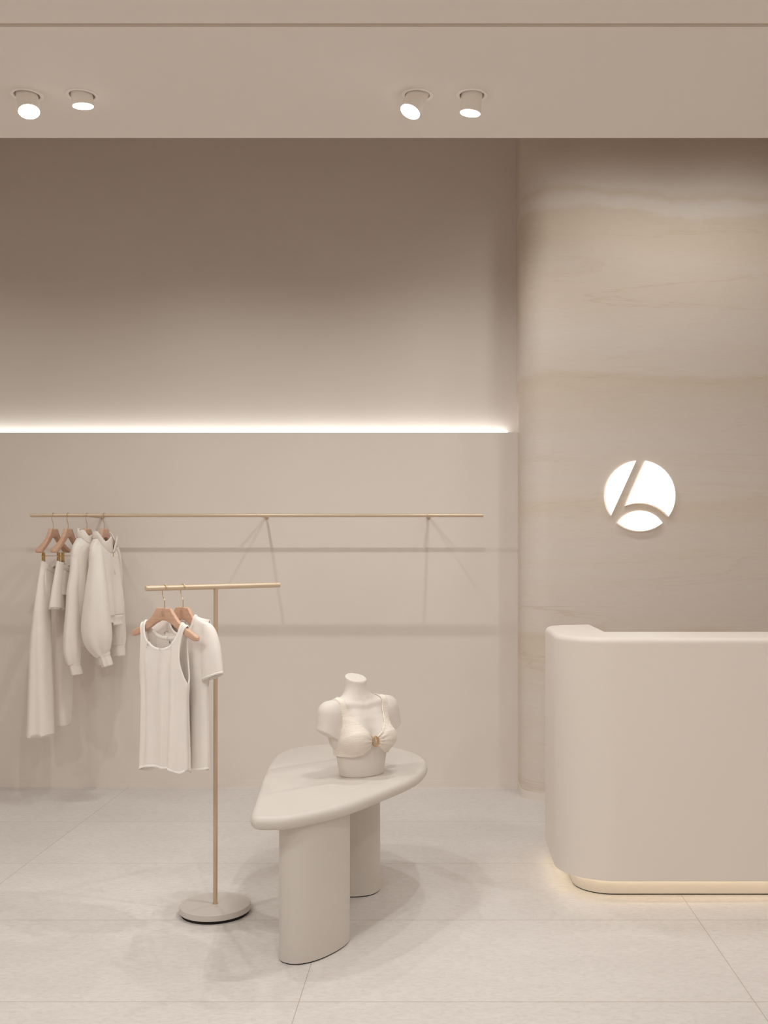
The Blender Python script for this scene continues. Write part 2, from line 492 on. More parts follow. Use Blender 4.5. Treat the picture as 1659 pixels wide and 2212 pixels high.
def slab_with_holes():
    """The far ceiling slab, its underside pierced by one round pocket per spotlight."""
    R, D = 0.0475, 0.10
    mb = MB()
    mb.box((XL, Y_S1, ZC), (XR, Y_EDGE, ZC + .14))
    me = bpy.data.meshes.new('ceiling_back')
    o = link_mesh('ceiling_back', mb.v, mb.f, M_ceil)
    cutters = []
    cm = MB()
    for x in lx:
        cm.loft([[Vector((x + R * math.cos(2 * PI * k / 40), Y_LAMP + R * math.sin(2 * PI * k / 40), z)) for k in range(40)] for z in (ZC - .02, ZC + D)])
    c = link_mesh('cutter', cm.v, cm.f, None)
    md = o.modifiers.new('b', 'BOOLEAN'); md.operation = 'DIFFERENCE'; md.object = c; md.solver = 'EXACT'
    bpy.context.view_layer.update()
    dg = bpy.context.evaluated_depsgraph_get()
    nm = bpy.data.meshes.new_from_object(o.evaluated_get(dg))
    o.modifiers.clear(); o.data = nm
    bpy.data.objects.remove(c)
    return o
structure(slab_with_holes())

LIGHT_COL = (1.0, 0.987, 0.96)
def spot(name, loc, aim, power, size=150, blend=0.55, parent=None, radius=0.02):
    l = bpy.data.lights.new(name, 'SPOT')
    l.energy = power; l.color = LIGHT_COL; l.spot_size = math.radians(size); l.spot_blend = blend; l.shadow_soft_size = radius
    o = bpy.data.objects.new(name, l)
    COL.objects.link(o)
    o.location = loc
    o.rotation_euler = Vector(aim).to_track_quat('-Z', 'Y').to_euler()
    return o

P_DOWN, P_OUT, P_ROW2, P_ROW3 = 29.0, 14.0, 34.0, 34.0
for (px, aim, drop, label, kind), x in zip(lamps, lx):
    aim = aim.normalized()
    t = thing('spotlight', label, 'spotlight', (x, Y_LAMP, ZC), 0, 'recessed ceiling spotlights')
    mb = MB(); S = 48
    prof = [(0.0475, 0.0), (0.0475, -0.0025), (0.050, -0.004), (0.0585, -0.0035), (0.0605, -0.0015), (0.0605, 0.0)]
    mb.loft([[Vector((r * math.cos(2 * PI * k / S), r * math.sin(2 * PI * k / S), z)) for k in range(S)] for r, z in prof], False)
    mb.build('trim_ring', M_white, t, autosmooth=50)
    q = aim.to_track_quat('-Z', 'Y').to_matrix()
    RB = 0.0395
    top = 0.045
    rings = [[q @ Vector((RB * math.cos(2 * PI * k / S), RB * math.sin(2 * PI * k / S), z)) for k in range(S)] for z in (top, 0.0, -drop + .002)]
    rings.append([q @ Vector(((RB - .0015) * math.cos(2 * PI * k / S), (RB - .0015) * math.sin(2 * PI * k / S), -drop)) for k in range(S)])
    MB().loft(rings, True).build('lamp_body', M_white, t, autosmooth=40)
    # one steel pivot bracket each side of the body
    MB().box((-.0455, -.008, .008), (-.0415, .008, .07)).build('pivot_bracket', M_rail, t)
    MB().box((.0415, -.008, .008), (.0455, .008, .07)).build('pivot_bracket', M_rail, t)
    rl = RB - .0015
    lens = [[q @ Vector((rl * f * math.cos(2 * PI * k / S), rl * f * math.sin(2 * PI * k / S), -drop - .0012 - .003 * (1 - f * f))) for k in range(S)] for f in (1.0, 0.8, 0.5, 0.2)]
    MB().loft([[p + (q @ Vector((0, 0, .001))) for p in lens[0]]] + lens, True).build('lens', M_lens, t, smooth=True)
    sp = spot('lamp', (x, Y_LAMP, ZC), aim, P_DOWN if kind == 'down' else P_OUT, size=150 if kind == 'down' else 80)
    sp.parent = t
    sp.location = aim * (drop + 0.03)

# the same pairs carry on out of the picture: beside these and in the raised strip by the back wall
for X, k in ((-2.85, .45), (1.59, .8)):
    spot('lamp', (X, Y_LAMP, ZC - .08), (0, 0.05, -1), P_DOWN * k)
for X, k in ((-3.0, .6), (-1.42, 1.0), (-0.02, 1.0)):
    spot('lamp', (X, 5.30, 3.62), (0, 0.10, -1), P_ROW2 * k, size=140, blend=1.0)
for X in (0.95, 1.70):  # added unseen lamps, set high to brighten the top of the column
    spot('lamp', (X, 5.20, 3.95), (0, 0.30, -1), P_ROW2 * .7, size=135, blend=1.0, radius=0.14)
for Y, k in ((1.5, 1.0), (-0.9, 0.95)):  # unseen rows added to raise the ambient light on upright faces
    for X in (-3.0, -1.5, 0.0, 1.5):
        spot('lamp', (X, Y, ZC - .05), (0, 0.0, -1), P_ROW3 * k)
# added unseen lamp, aimed to brighten the tops on the garment stand
spot('lamp', (-1.95, 1.62, ZC - .06), (-1.10 + 1.95, 4.10 - 1.62, 0.98 - ZC + .06), 30.0, size=34, blend=0.8)

# ------------------------------------------------------------------ light line on the ledge of the back wall
t = thing('light_strip', 'long white glowing light line along the ledge of the back wall', 'light strip', (-1.95, Y_WALL + 0.072, Z_LED))
xa, xb = XL + 0.02 + 1.95, 0.40 + 1.95
MB().box((xa, -0.030, 0.0), (xb, 0.030, 0.004)).build('aluminium_channel', M_white, t)
MB().box((xa, -0.024, 0.004), (xb, 0.024, 0.012)).build('diffuser', M_led, t)

# ------------------------------------------------------------------ illuminated wall sign
sg = at(1381.4, 1071, Y_COL)
S_PX = Y_COL / F * 0.12056        # metres per pixel of the close view the outline was measured in
t = thing('wall_sign', 'round illuminated white logo sign on the stone column above the counter', 'sign', (sg.x, Y_COL, sg.z))
CXs, CYs, Rs = 841.0, 839.0, 629.0
def sp2(x, y):
    return Vector(((x - CXs) * S_PX, -(y - CYs) * S_PX))
def on_circle(a0, a1, n=40, R=Rs, c=(CXs, CYs)):
    return [(c[0] + R * math.cos(a0 + (a1 - a0) * k / n), c[1] + R * math.sin(a0 + (a1 - a0) * k / n)) for k in range(n + 1)]
def ang(x, y, c=(CXs, CYs)):
    return math.atan2(y - c[1], x - c[0])
def sign_piece(name, poly2):
    pts = [sp2(*p) for p in poly2]
    def ring(y): return [Vector((p.x, y, p.y)) for p in pts]
    body = MB().loft([ring(-0.004), ring(-0.020)], False)
    o = body.build(name, M_signside, t)
    fv = ring(-0.020)
    f = MB().add(fv, [tuple(range(len(fv)))])
    face = f.build('lit_face', M_sign, o)
    return o
# left piece: circle segment cut by the slanting bar
a0 = ang(322, 1195); a1 = ang(770, 212)
if a1 < a0: a1 += 2 * PI
sign_piece('logo_segment', on_circle(a0, a1))
# right piece
a0 = ang(935, 218); a1 = ang(1350, 1215)
cB = (841.0, 1625.0)
b0 = ang(1350, 1215, cB); b1 = ang(575, 1020, cB)
rB0 = math.hypot(1350 - cB[0], 1215 - cB[1]); rB1 = math.hypot(575 - cB[0], 1020 - cB[1])
arc = [(cB[0] + (rB0 + (rB1 - rB0) * k / 40) * math.cos(b0 + (b1 - b0) * k / 40), cB[1] + (rB0 + (rB1 - rB0) * k / 40) * math.sin(b0 + (b1 - b0) * k / 40)) for k in range(41)]
sign_piece('logo_segment', on_circle(a0, a1) + arc[1:])
# bottom lens
cC = (838.0, 1588.0)
a0 = ang(1237, 1322); a1 = ang(438, 1322)
c0 = ang(438, 1322, cC); c1 = ang(1237, 1322, cC)
c0 -= 2 * PI if c0 > c1 else 0
sign_piece('logo_segment', on_circle(a0, a1) + on_circle(c0, c1, 40, 480.0, cC)[1:-1])

# ------------------------------------------------------------------ reception counter
Y_CF, Y_CB, X_CS, Z_CT, Z_CB = 4.35, 5.13, 0.486, 1.117, 0.093
XCR = 2.55
t = thing('reception_counter', 'ivory reception counter with rounded corner and warm lit plinth in front of the stone column', 'counter', (X_CS, Y_CF, 0))
def loc(pts):
    return [(x - X_CS, y - Y_CF) for x, y in pts]
body = round_poly(loc([(XCR, Y_CF), (X_CS, Y_CF), (X_CS, Y_CB), (0.716, Y_CB), (0.722, 4.669), (XCR, 4.669)]), [0, 0.25, 0.15, 0, 0, 0], 24)
def counter_rings():
    inner = [i for i, p in enumerate(body) if p.x > 0.2265 and p.y > 0.30]      # the sharp edges towards the clerk's side
    def inset(d):
        q = offset_poly(body, -d)
        for i in inner:
            q[i] = body[i].copy()
        return q
    R = 0.026; rings = [ring3(body, Z_CB)]
    for k in range(9):
        a = PI / 2 * k / 8
        rings.append(ring3(inset(R * (1 - math.cos(a))), Z_CT - R * (1 - math.sin(a))))
    return rings
MB().loft(counter_rings(), True).build('counter_body', M_counter, t, autosmooth=40)
MB().box((0.7225 - X_CS, 4.6695 - Y_CF, 0.80), (XCR - X_CS, Y_CB - .01 - Y_CF, 0.83)).build('worktop', M_counter, t)
kick = round_poly(loc([(XCR, 4.459), (0.572, 4.459), (0.572, Y_CB - .09), (XCR, Y_CB - .09)]), [0, 0.16, 0.08, 0], 18)
extrude_poly(kick, 0.005, Z_CB + .002).build('plinth', M_counter, t, autosmooth=40)
extrude_poly(offset_poly(kick, -0.006), 0.0, 0.006).build('plinth_shadow_gap', M_black, t, autosmooth=40)  # black strip put in for the shade of the gap under the plinth
strip = offset_poly(kick, 0.030)[:-1]
pl = [Vector((min(p.x, XCR - X_CS), p.y, Z_CB - 0.003)) for p in strip]
MB().tube(pl, 0.0035, 8).build('light_strip', M_warm, t, smooth=True)

# ------------------------------------------------------------------ display table
Z_TT, T_TT = 0.55, 0.05
TX, TY = -0.43, 4.25
t = thing('display_table', 'low ivory display table with rounded triangular top on two oval legs', 'table', (TX, TY, 0))
out_pts = [(-0.676, 3.640), (-0.625, 3.622), (-0.545, 3.640), (-0.440, 3.725), (-0.345, 3.838), (-0.220, 4.065), (-0.112, 4.300), (-0.074, 4.530), (-0.105, 4.73),
           (-0.188, 4.872), (-0.290, 4.965), (-0.430, 5.012), (-0.570, 5.005), (-0.690, 4.942), (-0.757, 4.830), (-0.777, 4.680), (-0.768, 4.450), (-0.740, 4.150), (-0.712, 3.880), (-0.696, 3.720)]
outl = spline_closed([(x - TX, y - TY) for x, y in out_pts], 10)
rr = T_TT / 2
rings = []
for k in range(13):
    a = -PI / 2 + PI * k / 12
    rings.append(ring3(offset_poly(outl, -rr * (1 - math.cos(a))), Z_TT - rr + rr * math.sin(a)))
MB().loft(rings, True).build('tabletop', M_ivory, t, autosmooth=35)
def oval(c0, c1, r, e, n=72):
    """Long oval footprint between two cap centres."""
    c0, c1 = Vector(c0), Vector(c1)
    d = (c1 - c0).normalized(); q = Vector((-d.y, d.x)); L = (c1 - c0).length / 2 + r
    out = []
    for k in range(n):
        a = 2 * PI * k / n
        ca, sa = math.cos(a), math.sin(a)
        out.append((c0 + c1) / 2 + d * L * math.copysign(abs(ca) ** (2 / e), ca) + q * r * math.copysign(abs(sa) ** (2 / e), sa))
    return out
for c0, c1, r, e in (((-0.523, 3.790), (-0.440, 3.930), 0.090, 2.25), ((-0.56, 4.58), (-0.40, 4.53), 0.118, 2.4)):
    st = oval((c0[0] - TX, c0[1] - TY), (c1[0] - TX, c1[1] - TY), r, e)
    lg = extrude_poly(st, 0.005, Z_TT - T_TT + .002).build('leg', M_ivory, t, autosmooth=30)
    extrude_poly(offset_poly(st, -0.004), 0.0, 0.0055).build('foot_pad', M_black, lg, autosmooth=30)

# ------------------------------------------------------------------ T-shaped garment stand
SX, SY = -0.9395, 4.24
Z_BAR, R_BAR = 1.336, 0.0105
t = thing('garment_stand', 'T-shaped tan metal garment stand with round ivory base left of the display table', 'garment stand', (SX, SY, 0))
S = 64
RBASE = 0.143
def disc_rings(prof):
    return [[Vector((r * math.cos(2 * PI * k / S), r * math.sin(2 * PI * k / S), z)) for k in range(S)] for r, z in prof]
MB().loft(disc_rings([(RBASE - .002, .0125), (RBASE, .0145), (RBASE, .036), (RBASE - .002, .038)])).build('base', M_ivory, t, autosmooth=35)
MB().loft(disc_rings([(RBASE - .008, .0), (RBASE - .008, .0125)])).build('base_pad', M_black, t, autosmooth=35)
DX, DY = -0.7105 + 1.17, 4.456 - 4.05
BL = math.hypot(DX, DY); BA = math.atan2(DY, DX)
bd = Vector((DX / BL, DY / BL, 0))
mid = Vector((-0.9402 - SX, 4.253 - SY, Z_BAR))
MB().tube([Vector((0, 0, .038)), mid - Vector((0, 0, R_BAR * .6))], 0.0088, 20).build('pole', M_tan, t, autosmooth=40)
MB().tube([Vector((0, 0, .0375)), Vector((0, 0, .0405))], 0.0115, 20).build('pole_collar', M_tan, t, autosmooth=40)
bar_l, bar_r = mid - bd * BL / 2, mid + bd * BL / 2
MB().tube([bar_l, bar_l + bd * .0015, bar_r - bd * .0015, bar_r], [R_BAR * .86, R_BAR, R_BAR, R_BAR * .86], 24).build('top_bar', M_rail, t, autosmooth=40)
nb = MB()
nb.tube([bar_l + bd * .012 + Vector((0, 0, R_BAR)), bar_r - bd * .012 + Vector((0, 0, R_BAR))], 0.0012, 6)
for k in range(29):
    p = bar_l + bd * (.014 + (BL - .028) * k / 28) + Vector((0, 0, R_BAR - .0005))
    nb.tube([p, p + Vector((0, 0, .0042))], [.0022, .0012], 6)
nb.build('notch_rail', M_rail, t)

# ------------------------------------------------------------------ wall rail
Y_R, Z_R, R_R = 6.165, 1.692, 0.0108
xr0, xr1 = (66 - CX) / F * Y_R, (1044 - CX) / F * Y_R
xm = (xr0 + xr1) / 2
t = thing('wall_rail', 'long champagne metal clothes rail fixed to the back wall by three arms', 'clothes rail', (xm, Y_R, Z_R))
MB().tube([(xr0 - xm, 0, 0), (xr0 - xm + .0015, 0, 0), (xr1 - xm - .0015, 0, 0), (xr1 - xm, 0, 0)], [R_R * .86, R_R, R_R, R_R * .86], 24).build('rail_bar', M_rail, t, autosmooth=40)
for px in (183, 556, 923.5):
    x = (px - CX) / F * Y_R - xm
    a = MB().tube([(x, 0.006, 0), (x, Y_WALL - Y_R, 0)], 0.0085, 16).build('wall_arm', M_rail, t, autosmooth=40)
    MB().tube([(x, -R_R - .0012, 0.002), (x, -R_R + .002, 0.002)], 0.0035, 12).build('screw', M_tan, a, autosmooth=40)
    MB().tube([(x, Y_WALL - Y_R - .004, 0), (x, Y_WALL - Y_R, 0)], 0.014, 20).build('wall_plate', M_rail, a, autosmooth=40)

# ------------------------------------------------------------------ hangers
HOOK_Z = 0.0785
def hanger(label, loc, rz, rbar, group, width=0.205, drop=0.105, thick=0.016, flare=0.020, clips=False, emblem=True, cat='hanger'):
    """Wooden hanger, origin at the middle of its flat top; x along the hanger, front is -y."""
    t = thing('clothes_hanger', label, cat, loc, rz, group)
    k = width / 0.205; dz = drop / 0.105
    up = [(0.0, 0.0), (0.038, 0.0), (0.046, -0.006), (0.060, -0.022), (0.085, -0.045), (0.120, -0.066), (0.160, -0.084), (0.192, -0.098), (0.202, -0.106)]
    lo = [(0.0, -0.050), (0.022, -0.052), (0.036, -0.058), (0.052, -0.064), (0.078, -0.078), (0.115, -0.096), (0.155, -0.112), (0.188, -0.121), (0.202, -0.118)]
    U = spline_open([(p[0] * k, p[1] * (dz if p[0] > .05 else 1), 0) for p in up], 4)
    Lw = spline_open([(p[0] * k, p[1] * dz if p[0] > .05 else p[1] * (1 + (dz - 1) * .5), 0) for p in lo], 4)
    secs = []
    for a, b in zip(U, Lw):
        x = (a.x + b.x) / 2
        w = thick / 2 + flare / 2 * max(0, (abs(x) / width - .35) / .65) ** 1.2
        e = 1.0 if x < width * .97 else 0.72
        h = a.y - b.y; r = min(w * .55, h * .3); c = []
        zc = (a.y + b.y) / 2
        prof = round_poly([(-w * e, zc - h / 2 * e), (w * e, zc - h / 2 * e), (w * e, zc + h / 2 * e), (-w * e, zc + h / 2 * e)], [r] * 4, 4)
        secs.append((a.x, b.x, a.y, b.y, prof))
    rings = []
    def sec(s, sign):
        ax, bx, ay, by, prof = s
        out = []
        for p in prof:
            f = (p.y - by) / max(ay - by, 1e-6)
            out.append(Vector((sign * (bx + (ax - bx) * f), p.x, p.y)))
        return out
    rings = [sec(s, -1) for s in reversed(secs[1:])] + [sec(s, 1) for s in secs]
    MB().loft(rings, True).build('wooden_body', M_wood, t, autosmooth=50)
    R = rbar + 0.0035
    pts = [(0, 0, -0.01), (0, 0, 0.026), (-0.004, 0, 0.036), (-0.011, 0, 0.045), (-R * 1.05, 0, 0.058), (-R, 0, HOOK_Z)]
    pts = spline_open(pts, 5)[:-1]
    for i in range(17):
        a = PI - PI * 1.12 * i / 16
        pts.append(Vector((R * math.cos(a), 0, HOOK_Z + R * math.sin(a))))
    hk = MB().tube(pts, 0.0019, 10).build('hook', M_gold, t, smooth=True)
    if emblem:
        e = MB().tube([(0.010 * math.cos(2 * PI * i / 28), -thick / 2 - .0004, -0.023 + 0.010 * math.sin(2 * PI * i / 28)) for i in range(28)], 0.0009, 6, closed=True)
        e.tube([(-.004, -thick / 2 - .0004, -.031), (.003, -thick / 2 - .0004, -.0138)], 0.0009, 6)
        e.tube([(0.008 * math.cos(PI * (.1 + .8 * i / 10)) + .001, -thick / 2 - .0004, -0.035 + 0.009 * math.sin(PI * (.1 + .8 * i / 10))) for i in range(11)], 0.0009, 6)
        e.build('logo_emblem', M_tan, t)
    if clips:
        zb = -drop - 0.045
        MB().tube([(-0.135, 0, zb + .008), (0.135, 0, zb + .008)], 0.0016, 8).build('clip_wire', M_gold, t, smooth=True)
        for s in (-1, 1):
            for q in (1,):
                MB().tube([(s * .112, 0, -drop + .0), (s * .112, 0, zb + .008)], 0.0016, 8).build('wire_drop', M_gold, t, smooth=True)
            c = MB()
            for sy in (-1, 1):
                c.box((s * .112 - .007, sy * .0035 - (0 if sy > 0 else .004), zb - .028), (s * .112 + .007, sy * .0035 + (.004 if sy > 0 else 0), zb + .028))
            c.tube([(s * .112 - .009, 0, zb + .006), (s * .112 + .009, 0, zb + .006)], .005, 10)
            c.build('clip', M_brass, t, autosmooth=40)
    return t

TH_W = math.radians(82.0)          # hangers on the wall rail
TH_S = math.radians(-39.5)         # hangers on the stand, swivelled a little towards the room
def wall_x(px): return (px - CX) / F * Y_R
ZH_W = Z_R - HOOK_Z + 0.0
wood_w = [(115, True), (147, True), (188, False), (225, False)]
names_w = ['wooden clip hanger nearest the left end of the wall rail, holding the trousers',
           'wooden clip hanger second from the left end of the wall rail, holding the frayed shorts',
           'wooden hanger inside the funnel neck sweatshirt on the wall rail',
           'wooden hanger inside the half zip sweatshirt on the wall rail']
for (px, cl), nm in zip(wood_w, names_w):
    hanger(nm, (wall_x(px), Y_R, ZH_W), TH_W, R_R, 'wooden hangers on the wall rail', width=0.170 if cl else 0.155, drop=0.125, thick=0.024, flare=0.020, clips=cl)
def stand_pos(tt):
    return Vector((-1.17 + DX * tt, 4.05 + DY * tt, Z_BAR - HOOK_Z))
PS1, PS2 = stand_pos(0.130), stand_pos(0.260)
hanger('wooden hanger at the outer end of the garment stand, holding the white tank top', PS1, TH_S, R_BAR, 'wooden hangers on the garment stand', width=0.218, thick=0.016, flare=0.004)
hanger('wooden hanger closer to the pole of the garment stand, holding the white T-shirt', PS2, TH_S, R_BAR, 'wooden hangers on the garment stand', width=0.192, thick=0.016, flare=0.004)

# ------------------------------------------------------------------ garments
def interp(tbl, x):
    return float(np.interp(x, [a for a, _ in tbl], [b for _, b in tbl]))

def smooth_tbl(tbl):
    """Smooth interpolation through (x, y) knots."""
    xs = np.array([a for a, _ in tbl]); ys = np.array([b for _, b in tbl])
    m = np.gradient(ys, xs)
    def f(x):
        x = min(max(x, xs[0]), xs[-1])
        i = min(int(np.searchsorted(xs, x, side='right')) - 1, len(xs) - 2)
        h = xs[i + 1] - xs[i]; u = (x - xs[i]) / h
        return float((2 * u ** 3 - 3 * u ** 2 + 1) * ys[i] + (u ** 3 - 2 * u ** 2 + u) * h * m[i] + (-2 * u ** 3 + 3 * u ** 2) * ys[i + 1] + (u ** 3 - u ** 2) * h * m[i + 1])
    return f

def solidify(o, th):
    md = o.modifiers.new('thickness', 'SOLIDIFY'); md.thickness = th; md.offset = 0
    return o

def knit_top(name, label, cat, loc, rz, group, P, mat, bind):
    """A sleeveless or short sleeved top: front and back panels joined at the sides and shoulders."""
    t = thing(name, label, cat, loc, rz, group)
    zsh, zarm, zhem = P['z_shoulder'], P['z_arm'], P['z_hem']
    outer = P['outer']              # half width at height z
    def halfpanel(front, sgn):
        zscoop = P['z_scoop_f'] if front else P['z_scoop_b']
        w, dep = P['neck_w'], zsh(P['neck_w']) - zscoop
        rows = []
        zs = list(np.linspace(zhem, zscoop, 46))
        up = [zscoop + dep * (1 - math.cos(PI / 2 * k / 18)) for k in range(1, 19)]
        for z in zs + up:
            if z <= zscoop:
                inn = 0.0
            else:
                s = min((z - zscoop) / dep, 1)
                inn = w * (1 - (1 - s) ** 2.2) ** (1 / 2.2)
            rows.append((z, inn, outer(z)))
        vs = []; NC = 22
        for z, inn, out in rows:
            for c in range(NC + 1):
                u = inn + (out - inn) * c / NC
                zz = z
                if z > zscoop:      # the shoulder line slopes
                    k = (z - zscoop) / dep
                    zz = z + (zsh(u) - zsh(w)) * k ** 3
                r = min(abs(u) / outer(min(z, zarm)), 1.0)
                T = P['thick'](z)
                v = T * math.sqrt(max(0.0, 1 - r ** 2.4))
                if z > zarm:
                    k = min((z - zarm) / (zsh(w) - zarm), 1)
                    v = v * (1 - k ** 3) + 0.0125 * k ** 3 * (1 - k ** 14) + 0.006 * (1 - k) * k * 4 * (r > .5)
                fold = 0.0
                fd = P['fold'](sgn * u, z) if front else P['fold_b'](sgn * u, z)
                fade = min(1, max(0, (zsh(w) - z) / 0.25))
                v += fd * fade * (1 - r ** 6)
                hem = P['hem'](sgn * u, front)
                if z < zhem + 0.12:
                    zz += hem * (1 - (z - zhem) / 0.12)
                x = sgn * u + P['sway'](z, front)
                vs.append(Vector((x, -v if front else v, zz)))
        fs = []
        for i in range(len(rows) - 1):
            for c in range(NC):
                a = i * (NC + 1) + c
                fs.append((a, a + 1, a + NC + 2, a + NC + 1))
        return vs, fs, rows, NC
    mb = MB(); edges = []
    for front in (True, False):
        for sgn in (-1, 1):
            vs, fs, rows, NC = halfpanel(front, sgn)
            mb.add(vs, fs)
            neck = [vs[i * (NC + 1)] for i in range(len(rows)) if rows[i][1] > 0 or rows[min(i + 1, len(rows) - 1)][1] > 0]
            armh = [vs[i * (NC + 1) + NC] for i in range(len(rows)) if rows[i][0] >= zarm - .004]
            hemv = [vs[c] for c in range(NC + 1)]
            edges.append((front, sgn, neck, armh, hemv))
    o = mb.build(P.get('body_name', 'body'), mat, t, smooth=True)
    solidify(o, 0.0022)
    nb = MB()
    def ribbon(pts, wid, inward):
        """A flat folded band lying along an edge."""
        r1 = []
        for i, p in enumerate(pts):
            tdir = (pts[min(i + 1, len(pts) - 1)] - pts[max(i - 1, 0)]).normalized()
            nrm = Vector((0, 1, 0)); side = tdir.cross(nrm)
            if side.length < 1e-4: side = Vector((1, 0, 0))
            side.normalize()
            if side.dot(inward(p)) < 0: side = -side
            r1.append((p, side))
        rings = []
        for p, s in r1:
            c = p + s * wid / 2
            rings.append([c + s * wid / 2 * math.cos(a) + Vector((0, 1, 0)) * 0.0030 * math.sin(a) for a in [2 * PI * k / 10 for k in range(10)]])
        return rings
    for front, sgn, neck, armh, hemv in edges:
        nb.loft(ribbon(neck, 0.014, lambda p: Vector((p.x, 0, -.06 - abs(p.x)))), True)
    nb.build('neck_binding', bind, t, smooth=True)
    if P.get('arm_binding', True):
        for s in (-1, 1):
            ab = MB()
            for front, sgn, neck, armh, hemv in edges:
                if sgn == s:
                    ab.loft(ribbon(armh, 0.007, lambda p: Vector((-p.x, 0, -.02))), True)
            ab.build('armhole_binding', bind, t, smooth=True)
    hb = MB()
    for front, sgn, neck, armh, hemv in edges:
        hb.loft([[p + Vector((0, 0.0022 * math.cos(a), 0.0055 + 0.0055 * math.sin(a))) for a in [2 * PI * k / 8 for k in range(8)]] for p in hemv], True)
    hb.build('hem_band', bind, t, smooth=True)
    return t

def bump(x, c, w):
    return math.exp(-((x - c) / w) ** 2)

def tank_outer():
    f = smooth_tbl([(-0.70, 0.158), (-0.60, 0.154), (-0.45, 0.149), (-0.34, 0.151), (-0.29, 0.156), (-0.26, 0.147), (-0.21, 0.133), (-0.15, 0.130), (-0.10, 0.138), (-0.05, 0.153)])
    return f
def pleats(u, z):
    k = min(1, max(0, (-0.12 - z) / 0.35))
    return k * (0.022 * bump(u, 0.100, 0.020) - 0.020 * bump(u, 0.058, 0.016) + 0.014 * bump(u, -0.118, 0.014) - 0.014 * bump(u, -0.092, 0.012) + 0.004 * math.sin(u * 55 + z * 2))
def pleats_b(u, z):
    k = min(1, max(0, (-0.12 - z) / 0.35))
    return k * (0.005 * math.sin(u * 60 + 1.3) + 0.006 * bump(u, -0.05, .03))
tank = dict(z_shoulder=lambda u: -0.052 - 0.34 * max(0, abs(u) - 0.115), z_arm=-0.290, z_hem=-0.640, outer=tank_outer(), neck_w=0.114,
            z_scoop_f=-0.158, z_scoop_b=-0.115, thick=smooth_tbl([(-0.66, 0.044), (-0.45, 0.038), (-0.25, 0.030), (-0.05, 0.012)]),
            fold=pleats, fold_b=pleats_b,
            hem=lambda u, fr: (0.014 * bump(u, -0.03, 0.09) if fr else -0.004) + 0.10 * u + 0.004 * bump(u, .09, .03) - 0.010 * bump(u, -0.14, .02) - 0.012 * bump(u, .13, .02),
            sway=lambda z, fr: 0.004 * math.sin(z * 9), body_name='ribbed_body')
tk = knit_top('tank_top', 'white ribbed tank top hanging at the outer end of the garment stand', 'top', PS1, TH_S, 'white tops on the garment stand', tank, M_jersey, M_binding)
# printed neck mark inside the back
mk = MB().add([(0.012, 0.0125, -0.136), (0.0165, 0.0125, -0.129), (0.021, 0.0125, -0.136), (0.0165, 0.0125, -0.143)], [(0, 1, 2, 3)])
mk = mk.build('neck_print', M_label, tk)

def sleeve_tube(path, axes, seg=28, folds=None, start_phase=0.0):
    """A cloth tube: path points, half sizes (a along the hanger, b across) per point."""
    P = spline_open(path, 6)
    A = spline_open([Vector((a, b, 0)) for a, b in axes], 6)
    rings = []
    n = len(P)
    for i, (p, ab) in enumerate(zip(P, A)):
        tdir = (P[min(i + 1, n - 1)] - P[max(i - 1, 0)]).normalized()
        ex = Vector((1, 0, 0)) - tdir * tdir.x; ex.normalize()
        ey = tdir.cross(ex); ey.normalize()
        ring = []
        s = i / (n - 1)
        for k in range(seg):
            a = 2 * PI * k / seg
            f = 1.0 + (folds(a, s) if folds else 0)
            ring.append(p + ex * ab.x * math.cos(a) * f + ey * ab.y * math.sin(a) * f)
        rings.append(ring)
    return rings

def tee_outer():
    return smooth_tbl([(-0.70, 0.168), (-0.55, 0.164), (-0.40, 0.160), (-0.30, 0.162), (-0.25, 0.168), (-0.18, 0.176), (-0.12, 0.176), (-0.08, 0.166), (-0.04, 0.160)])
tee = dict(z_shoulder=lambda u: -0.026 - 0.42 * max(0, abs(u) - 0.074), z_arm=-0.235, z_hem=-0.640, outer=tee_outer(), neck_w=0.076,
           z_scoop_f=-0.105, z_scoop_b=-0.055, thick=smooth_tbl([(-0.66, 0.032), (-0.45, 0.029), (-0.25, 0.026), (-0.05, 0.010)]),
           fold=lambda u, z: min(1, max(0, (-0.15 - z) / 0.35)) * (0.010 * bump(u, 0.10, 0.02) - 0.008 * bump(u, 0.06, 0.02) + .004 * math.sin(u * 50)),
           fold_b=lambda u, z: min(1, max(0, (-0.15 - z) / 0.35)) * 0.004 * math.sin(u * 60 + .4),
           hem=lambda u, fr: (0.006 if fr else 0) + 0.004 * math.sin(u * 45), sway=lambda z, fr: 0.0, body_name='ribbed_body', arm_binding=False)
ts = knit_top('t_shirt', 'white short sleeved T-shirt hanging behind the tank top, nearer the pole of the stand', 'T-shirt', PS2, TH_S, 'white tops on the garment stand', tee, M_jersey, M_binding)
for s in (-1, 1):
    rg = sleeve_tube([(s * .140, 0, -.070), (s * .166, 0, -.096), (s * .182, -.002, -.145), (s * .190, -.004, -.20), (s * .197, -.004, -.268)],
                     [(.022, .012), (.034, .022), (.044, .028), (.050, .030), (.054, .028)], folds=lambda a, q: .05 * q * math.sin(3 * a + 1))
    for i, ring in enumerate(rg):        # the inner side of the sleeve hangs lower
        q = (i / (len(rg) - 1)) ** 3
        c = sum(ring, Vector()) / len(ring)
        for p in ring:
            p.z += .26 * q * s * (p.x - c.x)
    sl = MB().loft(rg, False).build('sleeve', M_jersey, ts, smooth=True)
    solidify(sl, .002)
    MB().tube(rg[-2], 0.0028, 8, closed=True).build('sleeve_hem', M_binding, sl, smooth=True)

